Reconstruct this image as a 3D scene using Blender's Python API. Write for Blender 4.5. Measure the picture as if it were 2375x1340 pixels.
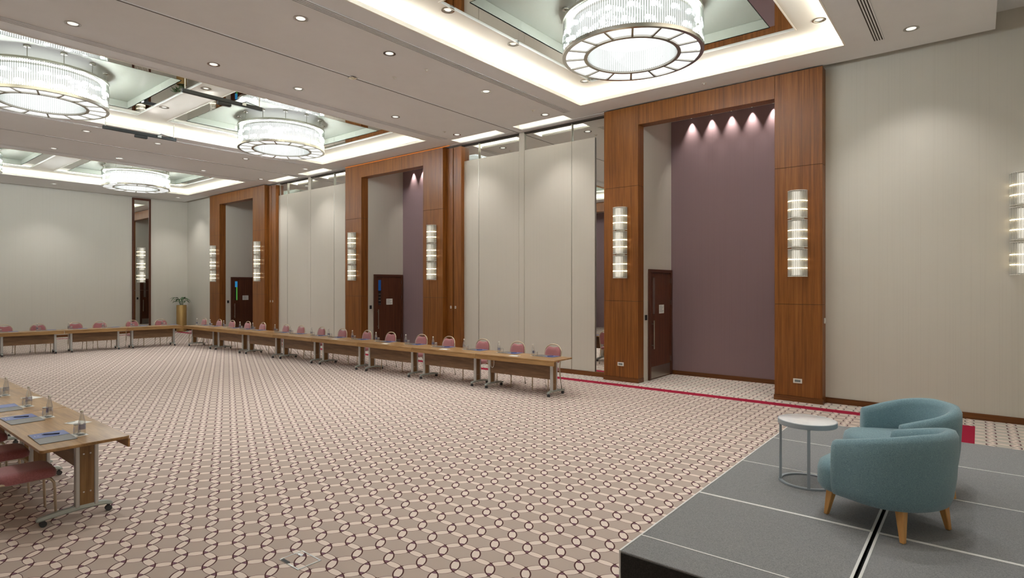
import bpy, bmesh, math, random
from mathutils import Vector, Matrix, Euler
random.seed(7)
PI = math.pi
sc = bpy.context.scene
COL = sc.collection
for o in list(bpy.data.objects):
    bpy.data.objects.remove(o)

# ------------------------------------------------------------------ camera, world, exposure
cam_d = bpy.data.cameras.new('camera')
cam = bpy.data.objects.new('camera', cam_d)
COL.objects.link(cam)
cam.location = (0.0, 0.0, 2.2)
cam.rotation_euler = (PI / 2, 0, math.radians(38.879))
cam_d.sensor_fit = 'HORIZONTAL'
cam_d.sensor_width = 36.0
cam_d.lens = 1344.15 / 2375 * 36
cam_d.shift_y = -8.5 / 2375
cam_d.clip_start = 0.05
cam_d.clip_end = 200
sc.camera = cam
w = bpy.data.worlds.new('world')
w.use_nodes = True
w.node_tree.nodes['Background'].inputs[0].default_value = (0.02, 0.02, 0.02, 1)
sc.world = w
sc.view_settings.view_transform = 'Standard'
sc.view_settings.look = 'None'
sc.view_settings.exposure = 1.08
sc.view_settings.gamma = 1.0
sc.view_settings.use_curve_mapping = False
try:
    sc.cycles.use_denoising = True
    sc.cycles.max_bounces = 9
    sc.cycles.diffuse_bounces = 4
    sc.cycles.glossy_bounces = 4
    sc.cycles.transmission_bounces = 4
    sc.cycles.transparent_max_bounces = 12
    sc.cycles.caustics_reflective = False
    sc.cycles.caustics_refractive = False
    sc.cycles.sample_clamp_indirect = 6.0
except Exception:
    pass

# light levels, all in one place
DRUM = 0.76           # emission of the frosted chandelier drum
BULB = 250.0           # emission of the bare chandelier bulbs
BULB_NEAR = 150.0     # the chandeliers by the stage are dimmed
COVE = 17.0           # emission of the LED tape in the coffers
COVE_FAR = 5.0        # the two farther coffers are dimmed lower
POCKET = 55.0          # LED tape in the small ceiling pockets
SPOT = 58.0          # watts of a ceiling downlight
BAND_SPOT = 40.0       # watts of the downlights in the coffers
WASH = 46.0           # wall washers in the recesses
SCONCE = 7.0         # emission of sconce lamp bands

# ------------------------------------------------------------------ helpers: colour and materials
def lin(c):
    c = c / 255.0
    return c / 12.92 if c <= 0.04045 else ((c + 0.055) / 1.055) ** 2.4
def rgb(r, g, b):
    return (lin(r), lin(g), lin(b), 1.0)

class NT:
    def __init__(s, name):
        s.m = bpy.data.materials.new(name)
        s.m.use_nodes = True
        s.t = s.m.node_tree
        s.t.nodes.clear()
        s.out = s.t.nodes.new('ShaderNodeOutputMaterial')
    def n(s, typ, **kw):
        nd = s.t.nodes.new('ShaderNode' + typ)
        for k, v in kw.items():
            setattr(nd, k, v)
        return nd
    def l(s, a, b):
        s.t.links.new(a, b)
    def math(s, op, a, b=None, c=None):
        nd = s.n('Math', operation=op)
        for i, x in enumerate((a, b, c)):
            if x is None:
                continue
            if isinstance(x, (int, float)):
                nd.inputs[i].default_value = x
            else:
                s.l(x, nd.inputs[i])
        return nd.outputs[0]
    def mix(s, fac, a, b):
        nd = s.n('Mix', data_type='RGBA')
        for sock, x in ((nd.inputs[0], fac), (nd.inputs[6], a), (nd.inputs[7], b)):
            if isinstance(x, (int, float)):
                sock.default_value = x
            elif isinstance(x, tuple):
                sock.default_value = x
            else:
                s.l(x, sock)
        return nd.outputs[2]
    def coords(s, kind, scale):
        if kind == 'world':
            src = s.n('NewGeometry').outputs['Position']
        else:
            src = s.n('TexCoord').outputs['Object']
        mp = s.n('Mapping')
        mp.inputs['Scale'].default_value = scale
        s.l(src, mp.inputs['Vector'])
        return mp.outputs[0]
    def noise(s, vec, scale=1.0, detail=3.0, rough=0.55):
        nd = s.n('TexNoise')
        nd.inputs['Scale'].default_value = scale
        nd.inputs['Detail'].default_value = detail
        nd.inputs['Roughness'].default_value = rough
        s.l(vec, nd.inputs['Vector'])
        return nd.outputs[0]
    def ramp(s, fac, stops):
        nd = s.n('ValToRGB')
        e = nd.color_ramp.elements
        e[0].position, e[0].color = stops[0]
        e[1].position, e[1].color = stops[-1]
        for p, c in stops[1:-1]:
            q = e.new(p)
            q.color = c
        s.l(fac, nd.inputs[0])
        return nd.outputs[0]
    def bsdf(s, color, rough=0.5, metal=0.0, spec=0.5, bump=None, bump_d=0.002, bump_s=0.4, sheen=0.0):
        p = s.n('BsdfPrincipled')
        if isinstance(color, tuple):
            p.inputs['Base Color'].default_value = color
        else:
            s.l(color, p.inputs['Base Color'])
        p.inputs['Roughness'].default_value = rough
        p.inputs['Metallic'].default_value = metal
        p.inputs['Specular IOR Level'].default_value = spec
        if sheen:
            p.inputs['Sheen Weight'].default_value = sheen
        if bump is not None:
            b = s.n('Bump')
            b.inputs['Strength'].default_value = bump_s
            b.inputs['Distance'].default_value = bump_d
            s.l(bump, b.inputs['Height'])
            s.l(b.outputs[0], p.inputs['Normal'])
        s.l(p.outputs[0], s.out.inputs[0])
        return p

def plain(name, c, rough=0.5, metal=0.0, spec=0.5):
    t = NT(name)
    t.bsdf(rgb(*c), rough, metal, spec)
    return t.m
def speckled(name, c1, c2, scale, rough=0.8, bump=0.0, detail=3.0, spec=0.3, sheen=0.0, kind='object', sc3=(1, 1, 1)):
    t = NT(name)
    nz = t.noise(t.coords(kind, sc3), scale, detail, 0.7)
    colr = t.ramp(nz, [(0.3, rgb(*c1)), (0.7, rgb(*c2))])
    t.bsdf(colr, rough, 0, spec, nz if bump else None, bump or 0.001, 0.5, sheen)
    return t.m
def emit(name, c, strength):
    t = NT(name)
    e = t.n('Emission')
    e.inputs[0].default_value = rgb(*c)
    e.inputs[1].default_value = strength
    t.l(e.outputs[0], t.out.inputs[0])
    return t.m
def clear(name, tint, gloss=0.12, rough=0.02, body=0.0, bodycol=(230, 235, 235)):
    t = NT(name)
    tr = t.n('BsdfTransparent')
    tr.inputs[0].default_value = rgb(*tint)
    g = t.n('BsdfGlossy')
    g.inputs['Roughness'].default_value = rough
    lw = t.n('LayerWeight')
    lw.inputs[0].default_value = 0.35
    f = t.math('MULTIPLY_ADD', lw.outputs['Facing'], 0.75, gloss)
    f = t.math('MINIMUM', f, 0.9)
    mx = t.n('MixShader')
    t.l(f, mx.inputs[0]); t.l(tr.outputs[0], mx.inputs[1]); t.l(g.outputs[0], mx.inputs[2])
    last = mx
    if body:
        d = t.n('BsdfDiffuse')
        d.inputs[0].default_value = rgb(*bodycol)
        m2 = t.n('MixShader')
        m2.inputs[0].default_value = body
        t.l(mx.outputs[0], m2.inputs[1]); t.l(d.outputs[0], m2.inputs[2])
        last = m2
    t.l(last.outputs[0], t.out.inputs[0])
    return t.m
def wood(name, dark, mid, light, kind, sc3, rough=0.35, spec=0.4):
    t = NT(name)
    v = t.coords(kind, sc3)
    a = t.noise(v, 1.0, 5.0, 0.62)
    mp = t.n('Mapping'); mp.inputs['Scale'].default_value = (5, 5, 1.6) if sc3[2] < 3 else (1.6, 5, 5)
    t.l(v, mp.inputs['Vector'])
    b = t.noise(mp.outputs[0], 1.0, 3.0, 0.6)
    s_ = t.math('ADD', t.math('MULTIPLY', a, 0.72), t.math('MULTIPLY', b, 0.28))
    c = t.ramp(s_, [(0.33, rgb(*dark)), (0.5, rgb(*mid)), (0.68, rgb(*light))])
    t.bsdf(c, rough, 0, spec, b, 0.0006, 0.25)
    return t.m

M = {}
# wall fabric: fine vertical pinstripe weave
def fabric_wall(name, base, line, amp=0.5):
    t = NT(name)
    v = t.coords('world', (70, 70, 0.25))
    nz = t.noise(v, 1.0, 2.0, 0.5)
    st = t.ramp(nz, [(0.55, (0, 0, 0, 1)), (0.68, (1, 1, 1, 1))])
    v2 = t.coords('world', (160, 160, 160))
    n2 = t.noise(v2, 1.0, 2.0, 0.6)
    f = t.math('MULTIPLY_ADD', st, amp * 0.55, t.math('MULTIPLY', n2, amp * 0.45))
    t.bsdf(t.mix(f, rgb(*base), rgb(*line)), 0.85, 0, 0.2, n2, 0.0008, 0.3)
    return t.m
M['wall'] = fabric_wall('wall fabric beige', (213, 208, 196), (200, 194, 182), 0.45)
M['panel'] = fabric_wall('panel fabric beige', (210, 203, 190), (199, 192, 178), 0.45)
M['purple'] = fabric_wall('wall fabric plum', (152, 128, 131), (138, 114, 118), 0.5)
M['wood'] = wood('teak veneer', (100, 54, 14), (130, 77, 27), (152, 97, 44), 'world', (26, 26, 0.8), 0.42, 0.42)
M['wood_h'] = wood('dark baseboard timber', (86, 48, 16), (110, 64, 26), (126, 76, 36), 'world', (1.2, 17, 30))
M['door'] = wood('dark walnut door veneer', (70, 38, 23), (90, 51, 31), (106, 62, 39), 'world', (22, 22, 0.9), 0.4)
M['doorframe'] = plain('dark walnut door frame', (84, 46, 28), 0.4)
M['table'] = wood('walnut laminate', (136, 100, 60), (166, 129, 84), (192, 156, 108), 'object', (1.3, 13, 13), 0.28, 0.3)
M['table_v'] = wood('walnut laminate upright grain', (112, 80, 46), (136, 102, 62), (156, 120, 78), 'object', (14, 14, 1.3), 0.35, 0.4)
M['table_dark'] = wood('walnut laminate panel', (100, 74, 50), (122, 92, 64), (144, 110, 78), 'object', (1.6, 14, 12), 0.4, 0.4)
M['ceil'] = speckled('ceiling paint', (232, 232, 232), (235, 235, 235), 2.0, 0.85, kind='world')
M['white'] = plain('white coffer paint', (242, 238, 228), 0.7)
M['glass_ceiling'] = plain('pale green back painted glass', (158, 160, 147), 0.25)
M['mirror'] = plain('mirror', (232, 234, 230), 0.015, 1.0)
M['chrome'] = plain('polished steel', (200, 198, 192), 0.18, 1.0)
M['nickel'] = plain('brushed nickel', (176, 172, 160), 0.32, 1.0)
M['alu'] = plain('satin aluminium', (196, 197, 195), 0.38, 0.6)
M['trim_alu'] = plain('bright aluminium edging', (238, 238, 236), 0.45, 0.0)
M['foot'] = plain('grey green powder coat', (176, 182, 176), 0.4, 0.3)
M['champagne'] = plain('champagne gold tube', (206, 190, 164), 0.35, 0.55)
M['black'] = plain('black plastic', (26, 26, 27), 0.5)
M['caster'] = plain('dark grey caster', (64, 64, 66), 0.45)
M['dark'] = plain('dark recess', (62, 54, 46), 0.8)
M['white_plastic'] = plain('white plastic', (226, 222, 212), 0.4)
M['paper'] = plain('white paper', (238, 238, 232), 0.7)
M['paper_print'] = plain('grey print', (120, 128, 126), 0.7)
M['seat'] = speckled('mauve velour', (160, 98, 102), (184, 121, 122), 90, 0.75, 0.0, sheen=0.5)
M['blue'] = plain('blue notepad cover', (70, 88, 156), 0.35)
M['grey_card'] = plain('grey leatherette', (112, 108, 104), 0.45)
M['pen'] = plain('dark blue pen', (28, 34, 66), 0.3)
M['stage'] = speckled('grey stage carpet', (112, 113, 115), (162, 162, 163), 170, 0.95, 0.002, 4.0, 0.1)
M['skirt'] = speckled('black stage skirt', (40, 39, 38), (58, 57, 55), 120, 0.95, 0.0, 4.0, 0.1)
M['teal'] = speckled('heathered teal wool', (48, 84, 98), (158, 190, 198), 240, 0.9, 0.001, 4.0, 0.2, 0.3, sc3=(1, 1, 2.2))
M['beech'] = wood('beech leg', (196, 140, 76), (208, 154, 90), (218, 168, 104), 'object', (14, 14, 1.2), 0.4)
M['tablegrey'] = plain('grey powder coated steel', (168, 178, 186), 0.45, 0.2)
M['gold'] = plain('brushed gold planter', (178, 146, 92), 0.38, 0.65)
M['leaf'] = speckled('green leaf', (62, 88, 56), (96, 122, 84), 8, 0.5)
M['soil'] = plain('dark soil', (44, 34, 26), 0.9)
M['glass'] = clear('clear glass', (252, 253, 253), 0.14, 0.03, 0.10, (245, 248, 248))
M['crystal'] = clear('crystal rods', (226, 229, 224), 0.24, 0.05)
M['sconce_rod'] = clear('sconce crystal', (228, 228, 220), 0.24, 0.06, 0.36, (236, 234, 226))
M['bottle_label'] = clear('printed bottle label', (226, 230, 240), 0.1, 0.1, 0.16, (120, 140, 205))
M['drum'] = emit('chandelier lamp drum', (250, 252, 255), DRUM)
M['bulb'] = emit('chandelier bulb', (238, 246, 255), BULB)
M['bulb_near'] = emit('dimmed chandelier bulb', (238, 246, 255), BULB_NEAR)
M['gap_glow'] = emit('amber gap glow', (255, 150, 70), 0.30)
M['led'] = emit('warm white LED tape', (255, 250, 240), COVE)
M['led_far'] = emit('dimmed white LED tape', (252, 255, 240), COVE_FAR)
M['led_pocket'] = emit('white LED tape', (240, 246, 255), POCKET)
M['spotlens'] = emit('downlight lamp', (255, 250, 240), 0.5)
M['sconce_core'] = emit('sconce lamp core', (255, 248, 236), 0.6)
M['sconce_led'] = emit('sconce lamp band', (255, 232, 186), SCONCE)
M['door_blue'] = emit('blue lit corridor seen through glass', (60, 150, 205), 0.3)
M['door_green'] = emit('green lit corridor seen through glass', (95, 165, 75), 0.28)
M['door_navy'] = emit('dim blue corridor seen through glass', (36, 74, 128), 0.28)

# marble table top
t = NT('white marble top')
nz = t.noise(t.coords('object', (1, 1, 1)), 5.0, 6.0, 0.65)
t.bsdf(t.ramp(nz, [(0.40, rgb(236, 236, 238)), (0.50, rgb(248, 248, 248)), (0.62, rgb(252, 252, 252))]), 0.12, 0, 0.35)
M['marble'] = t.m

# carpet: interlocking circles on a sheared hexagonal grid, red border band
def carpet():
    t = NT('woven carpet of interlocking circles')
    pos = t.n('NewGeometry').outputs['Position']
    sep = t.n('SeparateXYZ'); t.l(pos, sep.inputs[0])
    x, y = sep.outputs[0], sep.outputs[1]
    dx = t.math('SUBTRACT', x, -2.8225); dy = t.math('SUBTRACT', y, 4.163)
    u = t.math('DIVIDE', dx, 0.257)
    v = t.math('DIVIDE', t.math('MULTIPLY_ADD', u, -0.1195, dy), 0.239)
    fu = t.math('FRACT', u); fv = t.math('FRACT', v)
    R = 0.635
    px = t.math('MULTIPLY', fu, 0.8660254)
    py = t.math('MULTIPLY_ADD', fu, 0.5, fv)
    count = None; line = None
    for ci, cj in ((0, 0), (1, 0), (0, 1), (1, 1)):
        ex = t.math('SUBTRACT', px, 0.8660254 * ci)
        ey = t.math('SUBTRACT', py, 0.5 * ci + cj)
        d = t.math('SQRT', t.math('ADD', t.math('MULTIPLY', ex, ex), t.math('MULTIPLY', ey, ey)))
        inside = t.math('LESS_THAN', d, R)
        dot = t.math('ABSOLUTE', t.math('ADD', t.math('MULTIPLY', ex, 0.8660254), t.math('MULTIPLY', ey, 0.5)))
        thick = t.math('GREATER_THAN', t.math('DIVIDE', dot, d), 0.72)
        wd = t.math('MULTIPLY_ADD', thick, 0.0125, 0.0085)
        ln = t.math('LESS_THAN', t.math('ABSOLUTE', t.math('SUBTRACT', d, R)), wd)
        count = inside if count is None else t.math('ADD', count, inside)
        line = ln if line is None else t.math('MAXIMUM', line, ln)
    big = t.noise(t.coords('world', (1, 1, 1)), 1.3, 3.0, 0.6)
    fine = t.noise(t.coords('world', (1, 1, 1)), 220.0, 2.0, 0.6)
    border = t.math('MAXIMUM', t.math('GREATER_THAN', y, 11.58), t.math('MAXIMUM', t.math('GREATER_THAN', x, -0.05), t.math('LESS_THAN', x, -29.6)))
    base = t.mix(t.math('MULTIPLY_ADD', big, 0.7, t.math('MULTIPLY', fine, 0.3)), rgb(186, 170, 159), rgb(206, 189, 178))
    base = t.mix(border, base, rgb(202, 195, 184))  # paler outside the red band: light from the recesses put into the colour
    c = t.mix(t.math('GREATER_THAN', count, 1.5), base, rgb(243, 228, 217))
    c = t.mix(t.math('GREATER_THAN', count, 2.5), c, rgb(140, 104, 120))
    c = t.mix(line, c, rgb(88, 54, 54))
    c = t.mix(t.math('MULTIPLY', fine, 0.16), c, rgb(110, 96, 90))
    s1 = t.math('MULTIPLY', t.math('GREATER_THAN', y, 11.31), t.math('LESS_THAN', y, 11.58))
    s1 = t.math('MULTIPLY', s1, t.math('MULTIPLY', t.math('LESS_THAN', x, -0.05), t.math('GREATER_THAN', x, -29.6)))
    s2 = t.math('MULTIPLY', t.math('GREATER_THAN', x, -0.32), t.math('LESS_THAN', x, -0.05))
    s3 = t.math('MULTIPLY', t.math('GREATER_THAN', x, -29.6), t.math('LESS_THAN', x, -29.33))
    s4 = t.math('MULTIPLY', t.math('MAXIMUM', s2, s3), t.math('LESS_THAN', y, 11.58))
    c = t.mix(t.math('MAXIMUM', s1, s4), c, rgb(158, 34, 60))
    t.bsdf(c, 0.95, 0, 0.1, fine, 0.002, 0.3)
    return t.m
M['carpet'] = carpet()

# ------------------------------------------------------------------ helpers: meshes
class MB:
    def __init__(s):
        s.v = []; s.f = []
    def add(s, vs, fs):
        k = len(s.v)
        s.v += [tuple(p) for p in vs]
        s.f += [tuple(i + k for i in f) for f in fs]
        return s
    def box(s, x0, x1, y0, y1, z0, z1):
        return s.add([(x0, y0, z0), (x1, y0, z0), (x1, y1, z0), (x0, y1, z0), (x0, y0, z1), (x1, y0, z1), (x1, y1, z1), (x0, y1, z1)],
                     [(0, 3, 2, 1), (4, 5, 6, 7), (0, 1, 5, 4), (1, 2, 6, 5), (2, 3, 7, 6), (3, 0, 4, 7)])
    def loft(s, rings, cap0=True, cap1=True, closed=False):
        n = len(rings[0]); k = len(s.v)
        vs = [p for r in rings for p in r]; fs = []
        m = len(rings)
        for i in range(m if closed else m - 1):
            a, b = i * n, ((i + 1) % m) * n
            for j in range(n):
                j2 = (j + 1) % n
                fs.append((a + j, a + j2, b + j2, b + j))
        if not closed:
            if cap0: fs.append(tuple(range(n - 1, -1, -1)))
            if cap1: fs.append(tuple((m - 1) * n + j for j in range(n)))
        return s.add(vs, fs)
    def prism(s, poly, z0, z1):
        return s.loft([[(x, y, z0) for x, y in poly], [(x, y, z1) for x, y in poly]])
    def lathe(s, prof, n=20, cx=0, cy=0, cap0=True, cap1=True):
        return s.loft([[(cx + r * math.cos(2 * PI * j / n), cy + r * math.sin(2 * PI * j / n), z) for j in range(n)] for r, z in prof], cap0, cap1)
    def cyl(s, cx, cy, r, z0, z1, n=16):
        return s.lathe([(r, z0), (r, z1)], n, cx, cy)
    def tube(s, path, r, n=8, closed=False, sq=None):
        P = [Vector(p) for p in path]; m = len(P); rings = []
        up = Vector((0, 0, 1))
        for i in range(m):
            if closed:
                d = P[(i + 1) % m] - P[i - 1]
            else:
                d = P[min(i + 1, m - 1)] - P[max(i - 1, 0)]
            d.normalize()
            a = up - d * up.dot(d)
            if a.length < 0.2:
                a = Vector((0, 1, 0)) - d * d.y
            a.normalize(); b = d.cross(a)
            rr = r[i] if isinstance(r, (list, tuple)) else r
            if sq:
                ring = [P[i] + a * (sq[1] * p) + b * (sq[0] * q) for p, q in ((-1, -1), (-1, 1), (1, 1), (1, -1))]
            else:
                ring = [P[i] + a * (rr * math.cos(2 * PI * j / n)) + b * (rr * math.sin(2 * PI * j / n)) for j in range(n)]
            rings.append(ring)
        return s.loft(rings, closed=closed)
    def ring(s, r0, r1, z0, z1, n=48, cx=0, cy=0, a0=0.0, a1=2 * PI):
        full = abs(a1 - a0 - 2 * PI) < 1e-6
        m = n if full else n + 1
        rings = []
        for j in range(m):
            a = a0 + (a1 - a0) * j / n
            c, q = math.cos(a), math.sin(a)
            rings.append([(cx + r0 * c, cy + r0 * q, z0), (cx + r1 * c, cy + r1 * q, z0), (cx + r1 * c, cy + r1 * q, z1), (cx + r0 * c, cy + r0 * q, z1)])
        return s.loft(rings, closed=full)
    def mesh(s, name, bevel=0.0, smooth=None, seg=1):
        me = bpy.data.meshes.new(name)
        me.from_pydata(s.v, [], s.f)
        bm = bmesh.new(); bm.from_mesh(me)
        bmesh.ops.recalc_face_normals(bm, faces=bm.faces)
        if bevel:
            bmesh.ops.bevel(bm, geom=[e for e in bm.edges], offset=bevel, segments=seg, affect='EDGES', clamp_overlap=True)
        if smooth is not None:
            for f in bm.faces: f.smooth = True
        bm.to_mesh(me); bm.free()
        if smooth is not None:
            me.set_sharp_from_angle(angle=math.radians(smooth))
        return me
    def build(s, name, mat, parent=None, bevel=0.0, smooth=None, seg=1, kind=None, label=None):
        o = bpy.data.objects.new(name, s.mesh(name, bevel, smooth, seg))
        o.data.materials.append(M[mat] if isinstance(mat, str) else mat)
        COL.objects.link(o)
        if parent: o.parent = parent
        if kind: o['kind'] = kind
        if label: o['label'] = label
        return o

def empty(name, loc=(0, 0, 0), rz=0.0, parent=None):
    o = bpy.data.objects.new(name, None)
    o.empty_display_size = 0.1
    o.location = loc; o.rotation_euler = (0, 0, rz)
    COL.objects.link(o)
    if parent: o.parent = parent
    return o
def tag(o, label, cat, group=None):
    o['label'] = label; o['category'] = cat
    if group: o['group'] = group
    return o
def thing(name, label, cat, loc=(0, 0, 0), rz=0.0, group=None):
    return tag(empty(name, loc, rz), label, cat, group)
def struct(o):
    o['kind'] = 'structure'
    return o
KIDS = {}
def copy_tree(o, parent=None):
    c = o.copy()
    COL.objects.link(c)
    c.parent = parent
    for ch in list(o.children):
        copy_tree(ch, c)
    return c
class Proto:
    """first call hands out the original, later calls hand out copies of the thing and its parts"""
    def __init__(s, root): s.root = root; s.used = False
    def get(s):
        if not s.used:
            s.used = True
            return s.root
        return copy_tree(s.root)
    def put(s, loc, rz, label, cat, group=None):
        o = s.get()
        o.location = loc; o.rotation_euler = (0, 0, rz)
        return tag(o, label, cat, group)
def spot(parent, loc, power, size=70, blend=0.7, color=(1, 0.98, 0.95), rot=(0, 0, 0), radius=0.05):
    d = bpy.data.lights.new('lamp_light', 'SPOT')
    d.energy = power; d.spot_size = math.radians(size); d.spot_blend = blend
    d.color = color; d.shadow_soft_size = radius
    o = bpy.data.objects.new('lamp_light', d)
    COL.objects.link(o); o.parent = parent; o.location = loc; o.rotation_euler = rot
    return o
ORD = ['first', 'second', 'third', 'fourth', 'fifth', 'sixth', 'seventh', 'eighth', 'ninth', 'tenth', 'eleventh', 'twelfth', 'thirteenth', 'fourteenth', 'fifteenth', 'sixteenth']
def rrect(x0, x1, y0, y1, r, n=5):
    P = []
    for cx, cy, a in ((x1 - r, y1 - r, 0), (x0 + r, y1 - r, PI / 2), (x0 + r, y0 + r, PI), (x1 - r, y0 + r, 1.5 * PI)):
        for i in range(n + 1):
            q = a + PI / 2 * i / n
            P.append((cx + r * math.cos(q), cy + r * math.sin(q)))
    return P

# ------------------------------------------------------------------ room shell
XL, XR, YN, YF = -30.34, 0.80, -0.62, 12.18      # end wall, right wall, near wall, far (portal) wall
ZC = 6.27                                        # soffit
Y3 = 11.905                                      # portal face
YB = 13.72                                       # back of recesses
struct(MB().box(XL - 0.3, XR + 0.3, YN - 2.2, YB + 0.3, -0.1, 0.0).build('floor', 'carpet'))

PORT = [(-27.278, -26.321, -23.352, -22.393), (-16.952, -16.062, -13.044, -12.194), (-6.833, -5.962, -3.080, -2.250)]
wl = MB()
wl.box(XL, PORT[0][0] + 0.05, YF, YF + 0.1, 0, 6.7)
wl.box(PORT[2][3] - 0.05, XR, YF, YF + 0.1, 0, 6.7)
for a, b in ((0, 1), (1, 2)):
    wl.box(PORT[a][3] - 0.05, PORT[b][0] + 0.05, YF + 0.05, YF + 0.15, 0, 6.7)
wall_back = struct(wl.build('wall_back', 'wall'))
for oL, iL, iR, oR in PORT:
    m = MB()
    m.box(iL - 0.1, iL, YF, YB, 0, 6.3); m.box(iR, iR + 0.1, YF, YB, 0, 6.3)
    m.box(iL - 0.1, iR + 0.1, YF, YB, 6.25, 6.35)
    m.build('recess_side', 'wall', wall_back)
    MB().box(iL, iR, YB - 0.02, YB + 0.1, 0, 6.3).build('recess_back', 'purple', wall_back)
    MB().box(iL, iR, YB - 0.042, YB - 0.02, 0, 0.10).build('recess_baseboard', 'wood_h', wall_back)
struct(MB().box(XL - 0.1, XL, YN, YB, 0, 6.7).build('wall_left', 'wall'))
struct(MB().box(XR, XR + 0.1, YN - 0.1, YB, 0, 6.7).build('wall_right', 'wall'))
nw = MB()
xs = [XL, PORT[0][1], PORT[0][2], PORT[1][1], PORT[1][2], PORT[2][1], PORT[2][2], XR]
for i in range(0, 8, 2):
    nw.box(xs[i], xs[i + 1], YN - 0.1, YN, 0, 6.7)
wall_front = struct(nw.build('wall_front', 'wall'))
for oL, iL, iR, oR in PORT:
    m = MB()
    m.box(iL - 0.1, iL, YN - 1.54, YN - 0.1, 0, 6.3); m.box(iR, iR + 0.1, YN - 1.54, YN - 0.1, 0, 6.3)
    m.box(iL - 0.1, iR + 0.1, YN - 1.54, YN - 0.1, 6.25, 6.35)
    m.build('recess_side', 'wall', wall_front)
    MB().box(iL, iR, YN - 1.64, YN - 1.54, 0, 6.3).build('recess_back', 'purple', wall_front)
    MB().box(iL, iR, YN - 0.1, YN, 5.8, 6.7).build('recess_head', 'wall', wall_front)
bb = MB()
bb.box(XL, PORT[0][0], YF - 0.022, YF, 0, 0.105); bb.box(PORT[2][3], XR, YF - 0.022, YF, 0, 0.105)
struct(bb.build('baseboard_back', 'wood_h'))
struct(MB().box(XL, XL + 0.022, YN, 9.76, 0, 0.105).box(XL, XL + 0.022, 10.56, YF, 0, 0.105).build('baseboard_left', 'wood_h'))
struct(MB().box(XR - 0.022, XR, YN, YF, 0, 0.105).build('baseboard_right', 'wood_h'))

# portals: pilasters of three veneered panels, a lintel panel, plinths
def portal(idx, P, y0, y1, sgn, top):
    oL, iL, iR, oR = P
    T = struct(empty('trim_%d' % idx))
    zs = [(0.10, 1.838), (1.844, 4.442), (4.448, top)]
    for a, b in ((oL, iL), (iR, oR)):
        for z0, z1 in zs:
            MB().box(a, b, y0, y1, z0, z1).build('wood_panel', 'wood', T, bevel=0.002)
        MB().box(a - 0.012, b + 0.012, min(y0, y0 - 0.014 * sgn), max(y1, y1 - 0.014 * sgn) - (0.014 if sgn > 0 else 0), 0, 0.097).build('plinth', 'wood_h', T)
        MB().box(a + 0.004, b - 0.004, y0 + 0.012, y1 - 0.012, 0.05, top).build('pilaster_core', 'dark', T)
    MB().box(iL + 0.003, iR - 0.003, y0, y1, 5.805, top).build('wood_panel', 'wood', T, bevel=0.002)
    return T
for i, P in enumerate(PORT):
    portal(i + 1, P, Y3, YF, 1, 6.245)
for i, P in enumerate(PORT):
    portal(i + 4, P, YN, YN + 0.275, -1, 6.245)

# mirrored bays between the portals, with beige partition boards standing in front of the mirror
def bay(idx, xa, xb, cx):
    T = struct(empty('trim_%d' % idx))
    ym = YF + 0.05
    L, R = cx - 2.235, cx + 2.245
    cuts = [xa, cx - 1.54, cx - 0.085, cx + 0.09, cx + 1.58, xb]
    for k in (0, 1, 3, 4):
        MB().box(cuts[k] + 0.004, cuts[k + 1] - 0.004, ym - 0.012, ym, 0.105, 6.225).build('mirror_panel', 'mirror', T)
    edges = [L, cx - 1.54, cx - 0.085, None, cx + 0.09, cx + 1.58, R]
    for a, b in ((L, cx - 1.545), (cx - 1.535, cx - 0.09), (cx + 0.095, cx + 1.575), (cx + 1.585, R)):
        MB().box(a, b, ym - 0.052, ym - 0.013, 0.107, 5.785).build('partition_board', 'panel', T, bevel=0.003)
    MB().box(cx - 0.083, cx + 0.088, ym - 0.058, ym - 0.013, 0.0, 6.26).build('jamb_post', 'panel', T, bevel=0.003)
    for x in (cx - 1.54, cx + 1.58):
        MB().box(x - 0.005, x + 0.005, ym - 0.056, ym - 0.010, 0.0, 6.225).build('edge_trim', 'nickel', T)
    MB().box(xa, xb, ym - 0.056, ym - 0.004, 6.225, 6.262).build('head_track', 'dark', T)
    MB().box(xa, xb, ym - 0.075, ym, 0.0, 0.105).build('skirting', 'wood_h', T)
bay(7, -21.70, PORT[1][0], -19.60)
bay(8, -11.70, PORT[2][0], -9.49)
# narrow veneered partition-store doors right of portals one and two
for n, oR in ((9, PORT[0][3]), (10, PORT[1][3])):
    T = struct(empty('trim_%d' % n))
    MB().box(oR + 0.004, oR + 0.265, YF - 0.13, YF + 0.04, 0.02, 6.2).build('wood_panel', 'wood', T, bevel=0.002)
    MB().box(oR + 0.30, oR + 0.60, YF - 0.13, YF + 0.04, 0.02, 6.2).build('wood_panel', 'wood', T, bevel=0.002)
    MB().box(oR + 0.26, oR + 0.305, YF - 0.05, YF + 0.04, 0.0, 6.2).build('shadow_gap', 'black', T)
    for x in (oR + 0.19, oR + 0.375):
        lp = MB().box(x - 0.028, x + 0.028, YF - 0.138, YF - 0.13, 1.525, 1.60).build('lock_plate', 'white_plastic', T, bevel=0.003)
        MB().box(x - 0.008, x + 0.008, YF - 0.142, YF - 0.138, 1.55, 1.58).build('keyhole', 'black', lp)

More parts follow.
